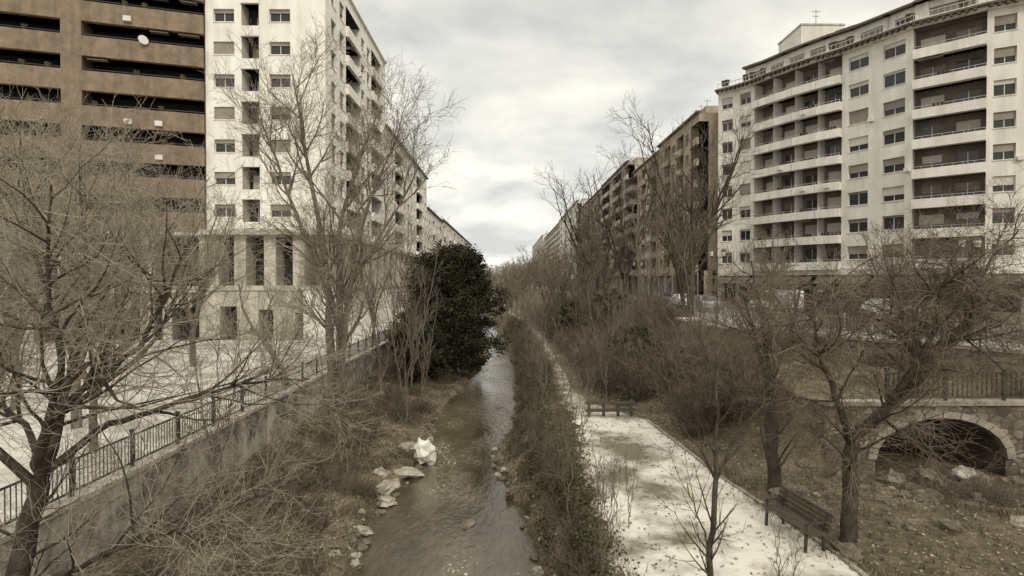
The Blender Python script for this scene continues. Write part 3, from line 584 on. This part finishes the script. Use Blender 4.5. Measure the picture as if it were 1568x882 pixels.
for i in range(600):
    y=8+50*random.random()**1.4; c=random.random()
    x=R(xr(y)+.4,PL(y)-.15) if c<.6 else (R(-9.8,xl(y)-.3) if c<.85 else R(PR(y)+1,10))
    if c>=.85: y=max(y,27); x=R(PR(y)+1,10)
    for j in range(80):
        xx=x+random.gauss(0,.3); yy=y+random.gauss(0,.3); P.append((xx,yy,h(xx,yy)+abs(random.gauss(0,.15))))
scatter('ivy_ground_cover',[p for p in P if p[2]>WZ],'ivy',(.05,.12),'leaf',.8)
def evergreen(name,x,y,z,H,Rm,nc,nl,ls=(.10,.24),mk='leafd'):
    P=[]
    for c in range(nc):
        t=random.random()**.85; prof=math.sqrt(max(0.02,1-((t-.36)/.66)**2)) if t>.36 else .85+.15*t/.36
        a=R(0,6.283)
        f_=1+.75*noise.noise(Vector((math.cos(a)*1.5+x,math.sin(a)*1.5,t*4.5)))
        rr=Rm*prof*R(.3,1.0)**.6*f_*(1.25 if random.random()<.06 else 1)
        cx_=x+math.cos(a)*rr; cy=y+math.sin(a)*rr; cz=z+.1+t*H+R(-.3,.3)
        sc=R(.14,.42)*Rm/3.2
        for j in range(nl): P.append((cx_+random.gauss(0,sc),cy+random.gauss(0,sc),cz+random.gauss(0,sc*.7)))
    lv=scatter('crown',P,mk,ls,'leaf',.9)
    out=[]; p,r=smoothpoly([(x,y,z-.4),(x+.1,y,z+H*.4),(x,y,z+H*.92)],.28,.04); out.append((p,r,8)); kids(p,r,0,[S(1.8,Rm*1.2,(45,80),.15,.05,.07,.02,5,5,.1),S(1.2,Rm*.4,(30,60),.2,.02,.02,.01,3,4,.3)],out)
    o=bpy.data.objects.new(name,tubes('trunk_mesh',out,'barkd')); scene.collection.objects.link(o); lv.parent=o; return o
evergreen('evergreen_oak_tree',-4.2,45,-1.5,10.0,3.4,560,120)
evergreen('evergreen_shrub',-6.3,41.5,-1.3,5.0,2.2,150,100)
evergreen('evergreen_shrub',-7.3,50,-1.3,6.4,2.5,150,100)
evergreen('evergreen_shrub',8.5,45,1.2,3.6,2.2,60,100,mk='ivy')
evergreen('evergreen_shrub',6.3,54,.6,3.2,2.0,60,100,mk='ivy')
evergreen('evergreen_shrub',7.8,33,.6,2.2,1.6,50,90,mk='ivy')
def rock(name,loc,s,k,seed,flat=.7):
    import bmesh
    bm=bmesh.new(); bmesh.ops.create_icosphere(bm,subdivisions=3,radius=1)
    for v in bm.verts:
        c=v.co.copy(); n=noise.noise(c*1.1+Vector((seed*3.1,0,0)))*.55+noise.noise(c*3+Vector((seed,5,0)))*.16; 
        q=Vector((round(c.x*1.6)/1.6,round(c.y*1.6)/1.6,round(c.z*1.6)/1.6)); v.co=c.lerp(q,.45)*(1+n)
        v.co.x*=s[0]; v.co.y*=s[1]; v.co.z*=s[2]
    me=bpy.data.meshes.new(name); bm.to_mesh(me); bm.free(); me.materials.append(M[k]); o=bpy.data.objects.new(name,me); scene.collection.objects.link(o); o.location=loc; o.rotation_euler=(R(-.3,.3),R(-.3,.3),R(0,6)); return o
rock('white_boulder',(-3.55,24.2,-1.45),(.42,.45,.6),'rockw',1)
for i,(x,y,z,a,b_,c) in enumerate(((-4.0,22.8,-1.85,.5,.4,.2),(-4.5,21.0,-1.8,.5,.45,.2),(-4.25,19.9,-1.88,.3,.4,.14),(-5.0,22.3,-1.7,.3,.3,.2),(-4.6,17.6,-1.88,.35,.3,.13),(-1.3,18.2,-2.0,.34,.2,.13),(-4.5,25.7,-1.75,.45,.4,.25))): rock('bank_boulder',(x,y,z),(a,b_,c),'rock' if i!=5 else 'rockd',i+2)
E=bpy.data.objects.new('loose_stones',None); scene.collection.objects.link(E)
protos=[rock('stone_rubble',(13,16.9,-.2),(.3,.35,.25),'rockd' if i<3 else 'rock',20+i) for i in range(4)]
for i in range(260):
    c=random.random()
    if c<.35: y=R(11,34); x=xln(y)-abs(random.gauss(0,.45))
    elif c<.55: y=R(11,34); x=xrn(y)+R(-.1,.4)
    elif c<.9: x=R(9.8,18); y=R(15.2,17.8)
    else: x=R(7.5,13); y=R(12,18)
    s=R(.15,.85) if c>.55 else R(.12,.55); o=place('stone',random.choice(protos).data if c>.55 and random.random()<.25 or c<.55 else protos[i%3].data,(x,y,max(h(x,y),WZ+.02)),s,parent=E); o.rotation_euler=(R(-.5,.5),R(-.5,.5),R(0,6))
for i,p in enumerate(protos): p.location=(10.5+i*1.3,16.8+.2*i,-.1); 
mb=MB(); Lb=1.8
for yy in (-.7,.7):
    mb.seg((-.22,yy,0),(-.2,yy,.42),.05,.06,'rail'); mb.seg((.24,yy,0),(.2,yy,.42),.05,.06,'rail'); mb.seg((-.24,yy,.40),(.24,yy,.40),.05,.05,'rail'); mb.seg((.2,yy,.38),(.34,yy,.86),.05,.05,'rail'); mb.seg((-.2,yy,.42),(-.2,yy,.62),.04,.04,'rail'); mb.seg((-.24,yy,.63),(.26,yy,.63),.05,.04,'rail')
for i in range(5): mb.seg((-.2+i*.095,-Lb/2,.445),(-.2+i*.095,Lb/2,.445),.075,.035,'wood')
for i in range(4):
    t=i/3; mb.seg((.22+.1*t,-Lb/2,.53+.1*i),(.22+.1*t,Lb/2,.53+.1*i),.035,.085,'wood')
mb.obj('park_bench',loc=(6.7,12.9,.012),rot=math.radians(9))
mb=MB()
for x in (-.95,-.3,.35,.95): mb.seg((x,0,0),(x,0,.75),.11,.11,'wood')
for z in (.3,.62): mb.seg((-1.1,-.07,z),(1.1,-.07,z),.05,.14,'wood')
mb.obj('wooden_barrier',loc=(4.6,24.6,0),rot=.05)
def lamp(loc,H=5.2):
    mb=MB(); mb.cyl((0,0,0),(0,0,.6),.11,.09,'rail'); mb.cyl((0,0,.6),(0,0,H-.5),.055,.04,'rail'); mb.seg((-.4,0,H-.6),(.4,0,H-.6),.04,.04,'rail')
    for x in (-.4,.4):
        mb.cyl((x,0,H-.62),(x,0,H-.5),.06,.1,'rail'); mb.cyl((x,0,H-.5),(x,0,H-.15),.13,.17,'shutl'); mb.cyl((x,0,H-.15),(x,0,H),.2,.04,'rail')
    mb.obj('street_lamp',loc=loc)
lamp((14.6,38.5,3)); lamp((14.6,62,3)); lamp((23.4,28,3)); lamp((-14.5,47,.5))
def car(loc,rot,k,van=False):
    mb=MB(); W=.86
    prof=[(-2.1,.3),(-2.15,.75),(-1.9,.95),(-1.35,1.0),(-.75,1.42),(.9,1.45),(1.6,1.0),(2.1,.88),(2.15,.45),(2.1,.3)] if not van else [(-2.3,.3),(-2.35,1.9),(-2.2,2.05),(1.0,2.05),(1.7,1.2),(2.35,1.0),(2.4,.3)]
    tw=lambda z: W*(1 if z<1.02 else .84 if not van else .96)
    for (a,c) in zip(prof,prof[1:]+prof[:1]): mb.poly([(a[0],-tw(a[1]),a[1]),(c[0],-tw(c[1]),c[1]),(c[0],tw(c[1]),c[1]),(a[0],tw(a[1]),a[1])],k)
    for s in (-1,1): mb.poly([(p[0],s*tw(p[1]),p[1]) for p in prof],k)
    if not van:
        for s in (-1,1):
            mb.poly([(-1.2,s*(W*.99),1.03),(1.45,s*(W*.99),1.03),(.85,s*(W*.86),1.38),(-.7,s*(W*.86),1.38)],'glass'); mb.seg((.15,s*W*1.0,1.03),(.15,s*W*.87,1.38),.06,.03,k)
        mb.poly([(1.58,-.68,1.04),(1.58,.68,1.04),(.96,.62,1.43),(.96,-.62,1.43)],'glass'); mb.poly([(-1.36,-.68,1.04),(-1.36,.68,1.04),(-.8,.62,1.41),(-.8,-.62,1.41)],'glass')
    else:
        for s in (-1,1): mb.poly([(.1,s*W*1.005,1.15),(1.55,s*W*1.005,1.2),(1.0,s*W*.98,1.85),(.1,s*W*.98,1.85)],'glass')
        mb.poly([(1.73,-.7,1.22),(1.73,.7,1.22),(1.06,.7,1.98),(1.06,-.7,1.98)],'glass')
    for x in (-1.35,1.35):
        for s in (-1,1): mb.cyl((x,s*.68,.32),(x,s*.9,.32),.32,.32,'tyre',14); mb.cyl((x,s*.9,.32),(x,s*.91,.32),.18,.18,'railg',10)
    for s in (-.6,.6): mb.box(2.08,2.17,s-.14,s+.14,.65,.8,'frame')
    mb.obj('parked_car' if not van else 'delivery_van',loc=loc,rot=rot)
car((27.2,56,3.02),2.2,'carw',True); car((29.5,50,3.02),2.2,'card'); car((31.5,46,3.02),2.2,'carw'); car((20.3,57,3.02),1.57,'carr'); car((20.3,64,3.02),1.57,'carw'); car((20.3,72,3.02),1.57,'card')
mb=MB()
for x in (0,3.6):
    for y in (0,1.3): mb.seg((x,y,0),(x,y,2.4),.1,.1,'rail')
mb.box(-.2,3.8,-.2,1.6,2.4,2.55,'rail'); mb.box(.05,3.55,1.27,1.3,.4,2.2,'glass'); mb.box(.4,3.2,.75,1.1,.45,.5,'wood'); mb.seg((.6,.9,0),(.6,.9,.45),.06,.06,'rail'); mb.seg((3,.9,0),(3,.9,.45),.06,.06,'rail'); mb.box(3.58,3.66,.1,1.2,.4,2.2,'rail')
mb.obj('bus_shelter',loc=(20,38.5,3.01),rot=-1.0)
# ---------------------------------------------------------------- world, sun, camera
sd=Vector((.28,-.82,.58)).normalized()
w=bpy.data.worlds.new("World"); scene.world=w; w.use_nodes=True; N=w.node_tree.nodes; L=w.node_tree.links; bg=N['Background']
sky=N.new('ShaderNodeTexSky'); sky.sky_type='NISHITA'; sky.sun_disc=False; sky.sun_elevation=math.asin(sd.z); sky.sun_rotation=math.atan2(sd.x,sd.y); sky.dust_density=3; sky.air_density=1
tc=N.new('ShaderNodeTexCoord'); sx=N.new('ShaderNodeSeparateXYZ'); L.new(tc.outputs['Generated'],sx.inputs[0])
az=N.new('ShaderNodeMath'); az.operation='ADD'; az.inputs[1].default_value=.22; L.new(sx.outputs[2],az.inputs[0]); mz=N.new('ShaderNodeMath'); mz.operation='MAXIMUM'; mz.inputs[1].default_value=.05; L.new(az.outputs[0],mz.inputs[0])
dx=N.new('ShaderNodeMath'); dx.operation='DIVIDE'; L.new(sx.outputs[0],dx.inputs[0]); L.new(mz.outputs[0],dx.inputs[1]); dy=N.new('ShaderNodeMath'); dy.operation='DIVIDE'; L.new(sx.outputs[1],dy.inputs[0]); L.new(mz.outputs[0],dy.inputs[1])
cb=N.new('ShaderNodeCombineXYZ'); L.new(dx.outputs[0],cb.inputs[0]); L.new(dy.outputs[0],cb.inputs[1])
no=N.new('ShaderNodeTexNoise'); no.inputs['Scale'].default_value=1.6; no.inputs['Detail'].default_value=7; no.inputs['Roughness'].default_value=.52; no.inputs['Distortion'].default_value=.25; L.new(cb.outputs[0],no.inputs['Vector'])
cr=N.new('ShaderNodeValToRGB'); el=cr.color_ramp.elements; el[0].position=.36; el[0].color=(.47,.475,.455,1); el[1].position=.66; el[1].color=(.88,.83,.71,1); e=el.new(.49); e.color=(.63,.625,.58,1)
L.new(no.outputs['Fac'],cr.inputs['Fac'])
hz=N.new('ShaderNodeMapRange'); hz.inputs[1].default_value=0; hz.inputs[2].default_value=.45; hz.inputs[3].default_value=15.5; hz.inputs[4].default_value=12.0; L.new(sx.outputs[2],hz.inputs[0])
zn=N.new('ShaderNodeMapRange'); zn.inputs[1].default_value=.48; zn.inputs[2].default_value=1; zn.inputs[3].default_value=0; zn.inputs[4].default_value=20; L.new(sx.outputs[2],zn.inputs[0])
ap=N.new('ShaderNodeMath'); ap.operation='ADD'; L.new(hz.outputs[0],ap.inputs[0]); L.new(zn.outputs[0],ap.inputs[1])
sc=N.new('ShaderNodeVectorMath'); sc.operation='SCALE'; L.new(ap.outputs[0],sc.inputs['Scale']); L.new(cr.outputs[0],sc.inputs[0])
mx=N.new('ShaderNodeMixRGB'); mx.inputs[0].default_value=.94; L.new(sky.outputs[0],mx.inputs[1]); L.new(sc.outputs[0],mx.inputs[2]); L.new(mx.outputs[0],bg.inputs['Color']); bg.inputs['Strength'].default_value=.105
l=bpy.data.lights.new('sun','SUN'); l.energy=1.5; l.angle=math.radians(12); l.color=(1,.93,.80); o=bpy.data.objects.new('sun',l); scene.collection.objects.link(o); o.rotation_euler=sd.to_track_quat('Z','Y').to_euler()
cam=bpy.data.cameras.new('camera'); cam.sensor_width=36; cam.lens=19.65; cam.clip_end=5000; o=bpy.data.objects.new('camera',cam); scene.collection.objects.link(o); o.location=(0,0,6); o.rotation_euler=(math.radians(90-.74),0,math.radians(-.6)); scene.camera=o
scene.view_settings.view_transform='Standard'; scene.view_settings.look='None'; scene.view_settings.exposure=0
